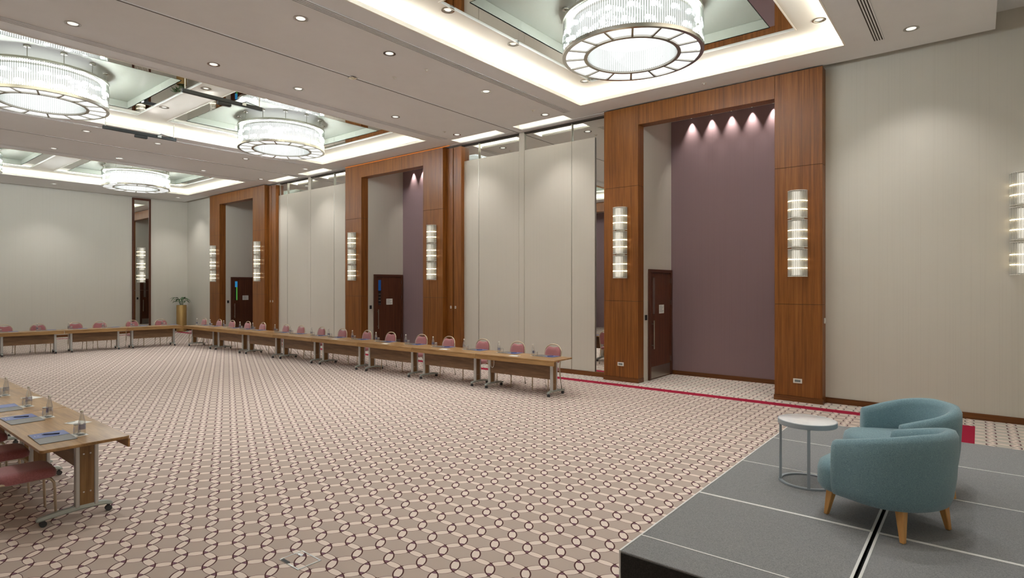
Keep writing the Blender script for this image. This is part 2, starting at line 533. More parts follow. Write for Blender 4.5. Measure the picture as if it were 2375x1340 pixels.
# ------------------------------------------------------------------ ceiling
SPRK = [(-8.906, 7.384), (-8.117, 7.496), (-8.078, 10.80), (-11.023, 10.825), (-4.303, 11.50)]
SPRL = ['small white sprinkler rose in the middle ceiling strip, left of its neighbour', 'small white sprinkler rose in the middle ceiling strip, right of its neighbour', 'small white sprinkler rose near the light pocket by the right portal', 'small white sprinkler rose near the light pocket by the middle portal', 'small white sprinkler rose above the lintel of the right portal']
COF = [(-27.75, -22.50), (-17.19, -12.13), (-7.02, -1.785)]
CY0, CY1 = 0.42, 11.17
UNITS = [(1.02, 5.45), (6.16, 10.58)]
POCK = [(-21.55, -20.02), (-19.40, -17.78), (-11.53, -9.89), (-9.32, -7.76)]
PY0, PY1 = 11.575, 11.98
holes = [(a, b, CY0, CY1) for a, b in COF] + [(a, b, PY0, PY1) for a, b in POCK]
CX0, CX1, CYa, CYb = XL + 0.14, 0.20, YN + 0.25, 11.99
def grid_plane(m, x0, x1, y0, y1, holes, z):
    xs = sorted({x0, x1} | {h[0] for h in holes} | {h[1] for h in holes})
    ys = sorted({y0, y1} | {h[2] for h in holes} | {h[3] for h in holes})
    for i in range(len(xs) - 1):
        for j in range(len(ys) - 1):
            mx, my = (xs[i] + xs[i + 1]) / 2, (ys[j] + ys[j + 1]) / 2
            if any(h[0] < mx < h[1] and h[2] < my < h[3] for h in holes):
                continue
            m.add([(xs[i], ys[j], z), (xs[i], ys[j + 1], z), (xs[i + 1], ys[j + 1], z), (xs[i + 1], ys[j], z)], [(0, 1, 2, 3)])
m = MB()
grid_plane(m, CX0, CX1, CYa, CYb, holes, ZC)
m.add([(CX1, CYa, ZC), (CX1, CYb, ZC), (CX1, CYb, 6.6), (CX1, CYa, 6.6)], [(0, 1, 2, 3)])
m.add([(CX0, CYb, ZC), (CX1, CYb, ZC), (CX1, CYb, 6.6), (CX0, CYb, 6.6)], [(0, 1, 2, 3)])
m.box(CX1, XR, YN, YF, 6.60, 6.65)
m.box(XL, XR, YN, YF + 0.1, 6.95, 7.0)
for x0, x1 in ((PORT[0][3], PORT[1][0]), (PORT[1][3], PORT[2][0])):
    m.box(x0, x1, CYb, YF + 0.05, 6.264, 6.27)
ceiling = struct(m.build('ceiling', 'ceil'))
# partition track joints
for x in (-9.55, -19.75):
    MB().box(x - 0.03, x + 0.03, CYa, YF, ZC - 0.012, ZC - 0.001).build('partition_track', 'ceil', ceiling)
    MB().box(x - 0.012, x + 0.012, CYa, YF, ZC - 0.0135, ZC - 0.012).build('track_slot', 'dark', ceiling)

def box_walls(m, x0, x1, y0, y1, z0, z1):
    m.add([(x0, y0, z0), (x1, y0, z0), (x1, y1, z0), (x0, y1, z0), (x0, y0, z1), (x1, y0, z1), (x1, y1, z1), (x0, y1, z1)],
          [(0, 1, 5, 4), (1, 2, 6, 5), (2, 3, 7, 6), (3, 0, 4, 7)])
def frame(m, x0, x1, y0, y1, t, z0, z1):
    m.box(x0, x1, y0, y0 + t, z0, z1); m.box(x0, x1, y1 - t, y1, z0, z1)
    m.box(x0, x0 + t, y0 + t, y1 - t, z0, z1); m.box(x1 - t, x1, y0 + t, y1 - t, z0, z1)
Z1, Z2 = 6.50, 6.69
for x0, x1 in COF:
    T = 0.20
    m = MB()
    uh = []
    for ya, yb in UNITS:
        uh.append((x0 + 0.65, x1 - 0.63, ya, yb))
    grid_plane(m, x0 - T, x1 + T, CY0 - T, CY1 + T, uh, Z1)
    box_walls(m, x0 - T, x1 + T, CY0 - T, CY1 + T, 6.28, Z1)
    frame(m, x0 - T, x1 + T, CY0 - T, CY1 + T, T - 0.001, 6.28, 6.29)
    frame(m, x0 - 0.025, x1 + 0.025, CY0 - 0.025, CY1 + 0.025, 0.025, 6.262, 6.335)
    cof = m.build('coffer', 'white', ceiling)
    m = MB()
    frame(m, x0 - 0.12, x1 + 0.12, CY0 - 0.12, CY1 + 0.12, 0.035, 6.292, 6.318)
    m.build('led_tape', 'led' if x1 > -3 else 'led_far', cof)
    for ux0, ux1, ya, yb in uh:
        B = 0.32
        m = MB(); frame(m, ux0 - 0.02, ux1 + 0.02, ya - 0.02, yb + 0.02, 0.02, Z1 - 0.012, Z1 + 0.03)
        m.build('frame_bead', 'white', cof)
        zq = Z1 + 0.012
        for a, b, c, d in ((ux0, ux1, ya, ya + B), (ux0, ux1, yb - B, yb), (ux0, ux0 + B, ya + B, yb - B), (ux1 - B, ux1, ya + B, yb - B)):
            MB().box(a, b, c, d, zq, zq + 0.01).build('mirror_panel', 'mirror', cof)
        gx0, gx1, gy0, gy1 = ux0 + B, ux1 - B, ya + B, yb - B
        nx = 3
        for k in range(nx):
            a = gx0 + (gx1 - gx0) * k / nx + 0.002; b = gx0 + (gx1 - gx0) * (k + 1) / nx - 0.002
            MB().box(a, b, gy0 - 0.012, gy0, zq, Z2 - 0.003).build('glass_panel', 'glass_ceiling', cof)
            MB().box(a, b, gy1, gy1 + 0.012, zq, Z2 - 0.003).build('glass_panel', 'glass_ceiling', cof)
            a = gy0 + (gy1 - gy0) * k / nx + 0.002; b = gy0 + (gy1 - gy0) * (k + 1) / nx - 0.002
            MB().box(gx0 - 0.012, gx0, a, b, zq, Z2 - 0.003).build('glass_panel', 'glass_ceiling', cof)
            MB().box(gx1, gx1 + 0.012, a, b, zq, Z2 - 0.003).build('glass_panel', 'glass_ceiling', cof)
        MB().box(gx0 - 0.02, gx1 + 0.02, gy0 - 0.02, gy1 + 0.02, Z2, Z2 + 0.02).build('raised_ceiling', 'glass_ceiling', cof)
for x0, x1 in POCK:
    m = MB()
    box_walls(m, x0 - 0.10, x1 + 0.02, PY0 - 0.12, PY1, ZC + 0.012, ZC + 0.30)
    m.add([(x0 - 0.1, PY0 - 0.12, ZC + 0.3), (x1 + 0.02, PY0 - 0.12, ZC + 0.3), (x1 + 0.02, PY1, ZC + 0.3), (x0 - 0.1, PY1, ZC + 0.3)], [(0, 1, 2, 3)])
    m.box(x0, x1, PY0 - 0.012, PY0, ZC - 0.004, ZC + 0.06)
    m.box(x0 - 0.1, x1 + 0.02, PY0 - 0.12, PY0, ZC + 0.004, ZC + 0.012)
    pk = m.build('light_pocket', 'white', ceiling)
    MB().box(x0, x1, PY0 - 0.085, PY0 - 0.055, ZC + 0.014, ZC + 0.04).build('led_tape', 'led_pocket', pk)
    # access hatch in the narrow strip behind the pocket
    MB().box(x0 + 0.15, x1 - 0.15, PY1 + 0.04, YF - 0.03, 6.256, 6.2635).build('access_hatch', 'ceil', ceiling, bevel=0.002)

# glowing strip standing in for light leaking at the head of the middle portal
MB().box(PORT[1][0], PORT[1][3] + 0.28, Y3 - 0.006, Y3 - 0.001, 6.222, 6.246).build('gap_glow_strip', 'gap_glow', ceiling)
# sprinkler roses
for k, (x, y) in enumerate(SPRK):
    q = MB().lathe([(0.045, 0.0), (0.045, -0.006), (0.02, -0.012), (0.012, -0.03), (0.022, -0.032), (0.022, -0.036)], 14).build('sprinkler_rose', 'white_plastic', smooth=40)
    q.location = (x, y, ZC)
    tag(q, SPRL[k], 'sprinkler', 'ceiling sprinklers')
MB().box(-9.62, -9.48, 6.80, 6.94, ZC - 0.022, ZC - 0.012).build('track_cover_plate', 'chrome', ceiling, bevel=0.004)
# slot diffusers
def diffuser(x, y0, y1, w, label, nsl=4):
    t = thing('slot_diffuser', label, 'air vent', (x, (y0 + y1) / 2, ZC), 0, 'slot diffusers in the ceiling')
    h = (y1 - y0) / 2
    MB().box(-w / 2, w / 2, -h, h, -0.003, -0.001).build('backing', 'dark', t)
    n = nsl + 1
    gap = 0.018; sl = (w - nsl * gap) / n
    for k in range(n):
        a = -w / 2 + k * (sl + gap)
        MB().box(a, a + sl, -h, h, -0.010, -0.002).build('slat', 'ceil', t)
    MB().box(-w / 2, w / 2, h - 0.01, h + 0.006, -0.0105, -0.002).build('end_cap', 'ceil', t)
    MB().box(-w / 2, w / 2, -h - 0.006, -h + 0.01, -0.0105, -0.002).build('end_cap', 'ceil', t)
diffuser(-7.55, 0.4, 11.42, 0.19, 'long slotted air vent beside the nearest coffer, on its left')
diffuser(-11.62, 0.4, 11.42, 0.19, 'long slotted air vent beside the middle coffer, on its near side')
diffuser(-1.30, 0.4, 11.32, 0.16, 'slotted air vent at top right, beside the right edge of the nearest coffer')
diffuser(-17.72, 0.4, 11.42, 0.15, 'slotted air vent beside the far edge of the middle coffer', 2)
diffuser(-22.02, 0.4, 11.30, 0.15, 'slotted air vent beside the near edge of the farthest coffer', 2)

# downlights
dl = empty('downlight')
MB().ring(0.085, 0.108, -0.008, 0.0, 28).build('bezel', 'chrome', dl, smooth=30)
MB().lathe([(0.087, -0.004), (0.07, -0.0025), (0.0685, -0.002)], 24, cap0=False, cap1=False).build('reflector', 'chrome', dl, smooth=60)
MB().lathe([(0.069, -0.0030), (0.069, -0.0022)], 24).build('lamp', 'spotlens', dl)
spot(dl, (0, 0, -0.03), SPOT, 100, 0.8)
dlp = Proto(dl)
DL = []
for x, nm in ((-8.06, 'the row left of the nearest coffer'), (-10.98, 'the row beyond the partition track'), (-18.36, 'the row just past the middle coffer'), (-21.42, 'the far row before the last coffer')):
    for k, y in enumerate((2.73, 4.86, 6.57, 9.13, 11.25)):
        if x == -21.42 and y == 2.73: continue
        DL.append((x, y, nm, k))
for x, y, nm, k in DL:
    dlp.put((x, y, ZC), 0, 'round ceiling downlight, %s from the portal wall in %s' % (ORD[4 - k], nm), 'downlight', 'downlights in the soffit')
dlp.put((-0.84, 11.126, ZC), 0, 'lit round downlight in the ceiling at top right above the beige wall', 'downlight', 'downlights in the soffit')
for k, y in enumerate((2.73, 4.86, 6.57, 9.13)):  # row carried on out of view, added to light the stage
    dlp.put((-0.84, y, ZC), 0, 'unseen round downlight in the soffit above the stage, %s from the camera side' % ORD[k], 'downlight', 'downlights in the soffit')
dlp.put((-28.9, 6.57, ZC), 0, 'round downlight in the soffit by the end wall', 'downlight', 'downlights in the soffit')
dlp.put((-28.9, 11.2, ZC), 0, 'round downlight in the soffit above the planter corner', 'downlight', 'downlights in the soffit')
bd = empty('downlight')
MB().ring(0.080, 0.105, -0.010, 0.0, 28).build('bezel', 'chrome', bd, smooth=30)
MB().lathe([(0.082, -0.004), (0.05, -0.0028), (0.049, -0.002)], 24, cap0=False, cap1=False).build('reflector', 'nickel', bd, smooth=60)
MB().lathe([(0.05, -0.0032), (0.05, -0.0024)], 20).build('lamp', 'spotlens', bd)
spot(bd, (0, 0, -0.03), BAND_SPOT, 95, 0.8)
bdp = Proto(bd)
for x, y, s in ((-6.46, 6.42, 'first downlight along the left white band of the nearest coffer'), (-6.46, 8.05, 'second downlight along the left white band of the nearest coffer'),
                (-6.46, 10.46, 'downlight beside the bottom of the big chandelier, in the coffer corner'), (-2.02, 10.43, 'downlight in the right corner of the nearest coffer'),
                (-13.15, 5.66, 'downlight in the white cross band between the two middle chandeliers, near end'), (-15.32, 5.62, 'downlight in the white cross band between the two middle chandeliers, far end'),
                (-2.02, 6.4, 'downlight on the right band of the nearest coffer, above the frame')):
    bdp.put((x, y, Z1), 0, s, 'downlight', 'downlights in the coffers')

# ------------------------------------------------------------------ chandeliers
def make_chandelier(bulb):
    T = empty('chandelier')
    R, H = 1.10, 0.60
    MB().ring(R - 0.045, R + 0.012, 0.0, 0.055, 72).build('bottom_ring', 'chrome', T, smooth=30)
    MB().ring(R - 0.03, R + 0.012, H - 0.04, H, 72).build('top_ring', 'nickel', T, smooth=30)
    MB().ring(0.71, 0.765, 0.0, 0.03, 60).build('inner_ring', 'nickel', T, smooth=30)
    for k in range(16):
        a = 2 * PI * (k + 0.35) / 16
        c, s = math.cos(a), math.sin(a)
        q = 0.016
        P = [(0.76 * c + q * s, 0.76 * s - q * c), (1.06 * c + q * s, 1.06 * s - q * c), (1.06 * c - q * s, 1.06 * s + q * c), (0.76 * c - q * s, 0.76 * s + q * c)]
        MB().prism(P, 0.004, 0.026).build('spoke', 'nickel', T)
        a1 = 2 * PI * (k + 1.35) / 16
        MB().ring(0.765, 1.055, 0.030, 0.036, 4, 0, 0, a + 0.016, a1 - 0.016).build('frosted_pane', 'drum', T)
    MB().ring(0.90, R - 0.028, H - 0.05, H - 0.04, 64).build('light_block_ring', 'white_plastic', T)  # ring added to block the bulbs' light from the raised ceiling
    m = MB(); n = 190
    for j in range(n):
        a = 2 * PI * j / n
        m.lathe([(0.0105, 0.045), (0.0105, H - 0.03)], 5, (R - 0.006) * math.cos(a), (R - 0.006) * math.sin(a))
    m.build('crystal_rods', 'crystal', T, kind='stuff')
    m = MB(); n = 120
    for j in range(n):
        a = 2 * PI * j / n
        m.lathe([(0.010, 0.03), (0.010, 0.36)], 5, 0.70 * math.cos(a), 0.70 * math.sin(a))
    m.build('inner_crystal_rods', 'crystal', T, kind='stuff')
    m = MB()
    m.lathe([(0.985, 0.07), (0.985, H - 0.10)], 64, cap0=False, cap1=False)
    m.build('lamp_drum', 'drum', T, smooth=40)
    m = MB()
    m.lathe([(0.76, 0.06), (0.76, 0.42)], 48, cap0=False, cap1=False)
    m.lathe([(0.78, 0.42), (0.02, 0.42)], 48, cap0=False, cap1=False)
    m.build('inner_drum', 'drum', T, smooth=40)
    for k in range(20):
        a = 2 * PI * k / 20
        for z in (0.17, 0.37):
            MB().lathe([(0.0, z - 0.035), (0.03, z - 0.025), (0.038, z), (0.03, z + 0.025), (0.0, z + 0.035)], 8, 1.03 * math.cos(a + z * 2), 1.03 * math.sin(a + z * 2), False, False).build('bulb', bulb, T, smooth=60)
    for k in range(12):
        a = 2 * PI * (k + 0.5) / 12
        x, y = 1.06 * math.cos(a), 1.06 * math.sin(a)
        h = MB().cyl(x, y, 0.007, H - 0.01, 0.80, 8).build('hanger_rod', 'nickel', T)
        MB().lathe([(0.02, 0.775), (0.055, 0.785), (0.06, 0.80), (0.06, 0.81)], 16, x, y).build('canopy', 'chrome', h, smooth=40)
    return T
CH = Proto(make_chandelier('bulb'))
CHN = Proto(make_chandelier('bulb_near'))
ZCH = 5.88
for x, y, s in ((-4.36, 8.48, 'largest crystal drum chandelier, top right, in the nearest coffer'), (-14.86, 8.40, 'crystal drum chandelier left of centre, over the second portal'),
                (-14.86, 3.20, 'crystal drum chandelier cut off by the left edge of the picture'), (-25.02, 8.22, 'smallest and farthest crystal drum chandelier, by the end wall'),
                (-4.36, 3.22, 'crystal drum chandelier out of frame above the camera'), (-25.02, 3.20, 'crystal drum chandelier out of frame at far left')):
    (CHN if x > -5 else CH).put((x, y, ZCH), 0.35, s, 'chandelier', 'crystal drum chandeliers')

# hanging equipment bars in the middle coffer
def hoist(x, y0, y1, z, up_x, label):
    T = thing('equipment_bar', label, 'hanging bar', (x, (y0 + y1) / 2, z), 0, 'dark bars hung below the middle coffer')
    h = (y1 - y0) / 2
    MB().box(-0.03, 0.03, -h, h, -0.04, 0.04).build('bar', 'black', T, bevel=0.006)
    for s in (-1, 1):
        MB().cyl(0, s * (h - 0.06), 0.011, 0.035, Z1 - z + 0.01, 8).build('hanger_rod', 'white_plastic', T)
    ul = MB().box(-0.05, 0.05, -0.14, 0.14, -0.11, -0.045).build('added_uplight', 'black', T, bevel=0.006)  # this head and its spot are added to brighten the white cross band
    d_ = Vector((up_x - x, 0, Z1 - z))
    spot(T, (0.09 if up_x > x else -0.09, 0, 0.0), 15.0, 38, 1.0, (1, 0.98, 0.95), tuple(d_.to_track_quat('-Z', 'Y').to_euler()), 0.03)
    MB().box(-0.045, 0.045, h * 0.45, h * 0.45 + 0.09, -0.02, 0.05).build('clamp', 'alu', T, bevel=0.006)
    MB().tube([(0.035, h * 0.4, 0.0), (0.045, h * 0.55, 0.075), (0.035, h * 0.75, 0.05), (0.0, h - 0.07, 0.045)], 0.009, 6).build('cable', 'black', T, smooth=50)
hoist(-12.72, 5.00, 6.70, 6.20, -13.6, 'dark hanging equipment bar on the near side of the middle coffer')
hoist(-16.80, 4.78, 6.46, 6.10, -15.4, 'dark hanging equipment bar with cable on the far side of the middle coffer')

# ------------------------------------------------------------------ wall washers in the recesses
def wash(x, label, p):
    T = thing('wall_washer', label, 'downlight', (x, YB - 0.085, 6.25), 0, 'wall washers in the portal recesses')
    MB().ring(0.035, 0.05, -0.008, 0.0, 20).build('bezel', 'chrome', T)
    MB().lathe([(0.035, -0.004), (0.035, -0.002)], 16).build('lamp', 'spotlens', T)
    spot(T, (0, 0.0, -0.012), p, 60, 1.0, (1, 0.93, 0.86), (math.radians(0), 0, 0), 0.012)
for k, x in enumerate((-5.43, -4.945, -4.48, -4.02, -3.56)):
    wash(x, 'small spotlight above the plum wall of the right portal, %s from the left' % ORD[k], WASH)
for k, x in enumerate((-15.48, -15.01, -14.53, -14.05, -13.57)):
    wash(x, 'small spotlight above the plum wall of the middle portal, %s from the left' % ORD[k], WASH)

# ------------------------------------------------------------------ doors in the recesses
def door(idx, x, side, glass):
    """leaf faces side (+1: +X) on the recess side wall at x"""
    T = struct(empty('door_%d' % idx, (x, 0, 0)))
    s = side
    def bx(x0, x1, y0, y1, z0, z1):
        a, b = s * x0, s * x1
        return MB().box(min(a, b), max(a, b), y0, y1, z0, z1)
    fr = MB()
    for y0, y1, z0, z1 in ((12.40, 12.475, 0, 2.575), (13.585, 13.66, 0, 2.575), (12.475, 13.585, 2.50, 2.575)):
        a, b = sorted((s * 0.001, s * 0.05)); fr.box(a, b, y0, y1, z0, z1)
    fr.build('door_frame', 'doorframe', T, bevel=0.004)
    lf = bx(0.002, 0.030, 12.48, 13.58, 0.01, 2.495).build('door_leaf', 'door', T)
    vf = bx(0.030, 0.036, 12.555, 12.715, 1.50, 2.41).build('vision_panel', 'doorframe', T)
    if glass == 'bright':
        bx(0.036, 0.038, 12.58, 12.69, 2.12, 2.38).build('pane', 'door_blue', vf)
        bx(0.036, 0.038, 12.63, 12.69, 1.53, 2.12).build('pane', 'door_green', vf)
        bx(0.036, 0.038, 12.58, 12.63, 1.53, 2.12).build('pane', 'black', vf)
    elif glass == 'dim':
        bx(0.036, 0.038, 12.58, 12.69, 2.02, 2.38).build('pane', 'door_navy', vf)
        bx(0.036, 0.038, 12.58, 12.69, 1.53, 2.02).build('pane', 'black', vf)
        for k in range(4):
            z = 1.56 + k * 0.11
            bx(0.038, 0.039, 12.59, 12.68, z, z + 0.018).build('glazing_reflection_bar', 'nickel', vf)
    else:
        bx(0.036, 0.038, 12.58, 12.69, 1.53, 2.38).build('pane', 'nickel', vf)
    hd = MB().tube([(s * 0.085, 12.55, 0.72), (s * 0.085, 12.55, 1.38)], 0.016, 10).build('handle', 'nickel', T, smooth=40)
    for z in (0.80, 1.30):
        MB().tube([(s * 0.03, 12.55, z), (s * 0.085, 12.55, z)], 0.011, 8).build('handle_stem', 'nickel', hd)
    nt = bx(0.030, 0.034, 12.93, 13.20, 1.53, 1.735).build('notice', 'paper', T)
    for k in range(6):
        bx(0.034, 0.0345, 12.955, 13.08 + 0.016 * (k * 5 % 7), 1.70 - k * 0.027, 1.708 - k * 0.027).build('text_line', 'paper_print', nt)
    kp = bx(0.030, 0.033, 12.50, 13.56, 0.03, 0.30).build('kick_plate', 'nickel', T)
    for z in (0.35, 1.72, 2.25):
        bx(0.024, 0.054, 13.565, 13.59, z, z + 0.12).build('hinge', 'chrome', T)
    MB().box(min(0, s * 0.025), max(0, s * 0.025), 12.24, 12.32, 1.40, 1.52).build('card_reader', 'black', T, bevel=0.004)
for k, (P, g) in enumerate(zip(PORT, ('bright', 'dim', 'plain'))):
    door(k + 1, P[1], 1, g)
    door(k + 4, P[2], -1, 'plain')

# ------------------------------------------------------------------ sconces
def make_sconce():
    T = empty('wall_sconce')                      # hangs on a wall whose face is y = 0, light towards -y
    MB().box(-0.11, 0.11, -0.02, 0.0, 0.02, 1.60).build('back_plate', 'nickel', T, bevel=0.004)
    H = 0.525; R = 0.155; D = 0.165
    for sidx in range(3):
        z0 = sidx * 0.548
        m = MB(); n = 15
        for j in range(n):
            a = PI * j / (n - 1)
            cx, cy = -R * math.cos(a), -0.02 - D * math.sin(a) * 0.95
            m.lathe([(0.0165, z0), (0.0165, z0 + H)], 6, cx, cy)
        sec = m.build('crystal_section', 'sconce_rod', T, kind='stuff')
        for zz in (z0 + 0.002, z0 + H - 0.012):
            mm = MB(); pts = []
            for j in range(17):
                a = PI * j / 16
                pts.append((-(R + 0.012) * math.cos(a), -0.02 - (D * 0.95 + 0.012) * math.sin(a), zz + 0.005))
            mm.tube(pts, 0.006, 6)
            mm.build('rim', 'white_plastic', sec, smooth=50)
        for zz in (z0 + 0.165, z0 + 0.325):
            mm = MB(); pts = []
            for j in range(17):
                a = PI * j / 16
                pts.append((-(R + 0.010) * math.cos(a), -0.02 - (D * 0.95 + 0.010) * math.sin(a), zz))
            mm.tube(pts, 0.0055, 6)
            mm.build('lamp_band', 'sconce_led', sec, smooth=50)
        MB().cyl(0, -0.095, 0.085, z0 + 0.03, z0 + H - 0.03, 16).build('lamp_stem', 'sconce_core', sec)
    return T
SCN = Proto(make_sconce())
for x, s in ((-6.395, 'crystal wall sconce on the left pilaster of the right portal'), (-2.665, 'crystal wall sconce on the right pilaster of the right portal'),
             (-16.507, 'crystal wall sconce on the left pilaster of the middle portal'), (-12.619, 'crystal wall sconce on the right pilaster of the middle portal'),
             (-26.80, 'crystal wall sconce on the left pilaster of the far left portal'), (-22.873, 'crystal wall sconce on the right pilaster of the far left portal')):
    SCN.put((x, Y3, 2.36), 0, s, 'wall sconce', 'crystal wall sconces')
SCN.put((0.545, YF, 2.36), 0, 'crystal wall sconce on the beige wall at the right edge of the picture', 'wall sconce', 'crystal wall sconces')
SCN.put((XL + 0.05, 10.13, 2.33), PI / 2, 'crystal wall sconce mounted on the tall framed mirror of the end wall', 'wall sconce', 'crystal wall sconces')

# tall framed mirror on the end wall
T = thing('framed_mirror', 'tall narrow mirror in a dark wood frame on the end wall', 'mirror', (XL, 10.16, 0))
MB().box(0.0, 0.04, -0.30, 0.30, 1.975, 6.14).build('mirror_glass', 'mirror', T)
MB().box(0.0, 0.04, -0.30, 0.30, 0.11, 1.965).build('mirror_glass', 'mirror', T)
MB().box(0.0, 0.06, -0.385, -0.30, 0.0, 6.24).box(0.0, 0.06, 0.30, 0.385, 0.0, 6.24).box(0.0, 0.06, -0.30, 0.30, 6.14, 6.24).box(0, 0.06, -0.30, 0.30, 0, 0.11).build('frame', 'doorframe', T, bevel=0.004)

# sockets and switches
def socket(x, z, y, w_, h_, label):
    T = thing('wall_socket', label, 'socket', (x, y, z), 0)
    MB().box(-w_ / 2, w_ / 2, -0.012, 0, -h_ / 2, h_ / 2).build('face_plate', 'white_plastic', T, bevel=0.003)
    MB().box(-w_ * 0.32, w_ * 0.32, -0.014, -0.012, -h_ * 0.24, h_ * 0.24).build('insert', 'paper_print', T)
socket(-6.397, 0.397, Y3, 0.155, 0.085, 'white wall socket low on the left pilaster of the right portal')
socket(-2.669, 0.397, Y3, 0.155, 0.085, 'white wall socket low on the right pilaster of the right portal')
T = thing('wall_switch', 'small white switch box on the side of the right portal', 'switch', (PORT[2][3], 12.06, 1.54), 0)
MB().box(0, 0.02, -0.035, 0.035, -0.05, 0.05).build('face_plate', 'white_plastic', T, bevel=0.004)
MB().box(0.02, 0.026, -0.014, 0.014, -0.02, 0.02).build('rocker', 'paper', T)

# floor box
T = thing('floor_box', 'square metal floor hatch in the carpet at bottom centre', 'floor hatch', (-4.232, 2.548, 0.0), 0)
MB().box(-0.125, 0.125, -0.09, 0.09, 0.0005, 0.003).build('lid', 'carpet', T)
m = MB(); frame(m, -0.137, 0.137, -0.103, 0.103, 0.012, 0.0, 0.005)
m.build('rim', 'alu', T)
MB().box(-0.115, -0.02, -0.10, -0.075, 0.003, 0.008).build('cable_flap', 'black', T)
MB().box(-0.11, -0.05, 0.035, 0.06, 0.003, 0.006).build('finger_pull', 'alu', T)

# ------------------------------------------------------------------ stage
T = thing('stage', 'low grey carpeted stage of modular decks at bottom right', 'stage', (-0.58, 5.85, 0))
SX = [(-1.275, -0.012), (0.012, 1.29)]
SY = [(-2.40, -2.093), (-2.087, -1.004), (-0.996, 0.146), (0.154, 1.266), (1.274, 2.40)]
for a, b in SX:
    for c, d in SY:
        MB().box(a, b, c, d, 0.39, 0.438).build('deck_panel', 'stage', T, bevel=0.004)
for a, b in SX:
    for k in range(4):
        y = SY[k][1] + 0.003
        w_ = 0.006 if k != 1 else 0.014
        MB().box(a, b, y - w_, y + w_, 0.38, 0.4405).build('seam_trim', 'trim_alu', T)
    if a < 0:
        MB().box(a - 0.012, a, -2.40, 2.40, 0.0, 0.440).build('edge_trim', 'trim_alu', T)
for s in (-1, 1):
    MB().box(s * 0.020 - 0.008, s * 0.020 + 0.008, -2.40, 2.40, 0.36, 0.4395).build('seam_trim', 'trim_alu', T)
MB().box(-0.012, 0.012, -2.40, 2.40, 0.30, 0.40).build('gap_shadow', 'black', T)
MB().box(-1.27, 1.29, -2.405, -2.395, 0.0, 0.425).build('skirt', 'skirt', T)
MB().box(-1.27, 1.29, 2.385, 2.395, 0.0, 0.42).box(-1.275, -1.262, -2.39, 2.39, 0.0, 0.42).box(1.28, 1.288, -2.39, 2.39, 0.0, 0.42).build('skirt', 'skirt', T)
ZS = 0.4405

# armchairs
def make_armchair():
    T = empty('armchair')                       # faces +x
    N = 34; rings = []
    hw, xf, xb = 0.355, 0.15, -0.06
    pts = []
    for i in range(7):
        pts.append((xf + (xb - xf) * i / 6.0, hw, 0, 1))
    for i in range(1, N - 14 + 1):
        a = PI * i / (N - 14 + 1)
        pts.append((xb - 0.30 * math.sin(a) ** 0.9, hw * math.cos(a), -math.sin(a), math.cos(a)))
    for i in range(7):
        pts.append((xb + (xf - xb) * i / 6.0, -hw, 0, -1))
    def prof(x, y, nx, ny, k=1.0):
        f = max(0.0, (xf - x) / (xf - (xb - 0.30)))
        zt = 0.615 + 0.130 * min(1.0, f * 1.05)
        lean = 0.03 * f
        P = []
        for o, z, g in ((-0.05, 0.225, 0), (-0.01, 0.205, 0), (0.022, 0.215, 0), (0.040, 0.27, 0), (0.048, 0.40, 0.3), (0.046, zt - 0.12, 0.8), (0.040, zt - 0.045, 1), (0.022, zt - 0.008, 1),
                        (-0.010, zt, 1), (-0.040, zt - 0.012, 1), (-0.055, zt - 0.055, 1), (-0.060, 0.42, 0.3), (-0.055, 0.30, 0)):
            oo = (o * k) + lean * g
            P.append((x + nx * oo, y + ny * oo, 0.4 + (z - 0.4) * (0.94 if k < 1 else 1)))
        return P
    x, y, nx, ny = pts[0]
    rings.append(prof(x + 0.012, y, nx, ny, 0.72))
    for x, y, nx, ny in pts:
        q = math.hypot(nx, ny)
        rings.append(prof(x, y, nx / q, ny / q))
    x, y, nx, ny = pts[-1]
    rings.append(prof(x + 0.012, y, nx, ny, 0.72))
    sh = MB().loft(rings).build('shell', 'teal', T, smooth=80)
    def outline(ins):
        P = []
        for i in range(17):
            a = -PI / 2 + PI * i / 16
            c = max(0.0, math.cos(a))
            P.append((0.17 + (0.245 - ins) * c ** 0.75, (0.375 - ins) * math.sin(a)))
        P += [(0.10, 0.33 - ins * 0.5), (-0.20, 0.25), (-0.30, 0.10), (-0.30, -0.10), (-0.20, -0.25), (0.10, -0.33 + ins * 0.5)]
        return P
    R = []
    for z, ins in ((0.20, 0.06), (0.215, 0.02), (0.25, 0.0), (0.36, 0.0), (0.405, 0.012), (0.43, 0.045), (0.44, 0.10)):
        R.append([(a, b, z) for a, b in outline(ins)])
    MB().loft(R).build('seat', 'teal', T, smooth=60)
    for sx in (-1, 1):
        for sy in (-1, 1):
            x0, y0 = 0.285 * sx, 0.265 * sy
            x1, y1 = 0.255 * sx, 0.235 * sy
            m = MB().loft([[(x0 + a * 0.015, y0 + b * 0.015, 0) for a, b in ((-1, -1), (1, -1), (1, 1), (-1, 1))],
                           [(x1 + a * 0.030, y1 + b * 0.030, 0.225) for a, b in ((-1, -1), (1, -1), (1, 1), (-1, 1))]])
            m.build('leg', 'beech', T, bevel=0.004)
    return T
AC = Proto(make_armchair())
AC.put((-0.545, 5.115, ZS), math.radians(153.9), 'teal tub armchair nearest the camera, on the stage', 'armchair', 'teal tub armchairs on the stage')
AC.put((-0.545, 6.10, ZS), math.radians(-149.5), 'teal tub armchair farther back on the stage, partly behind the other', 'armchair', 'teal tub armchairs on the stage')

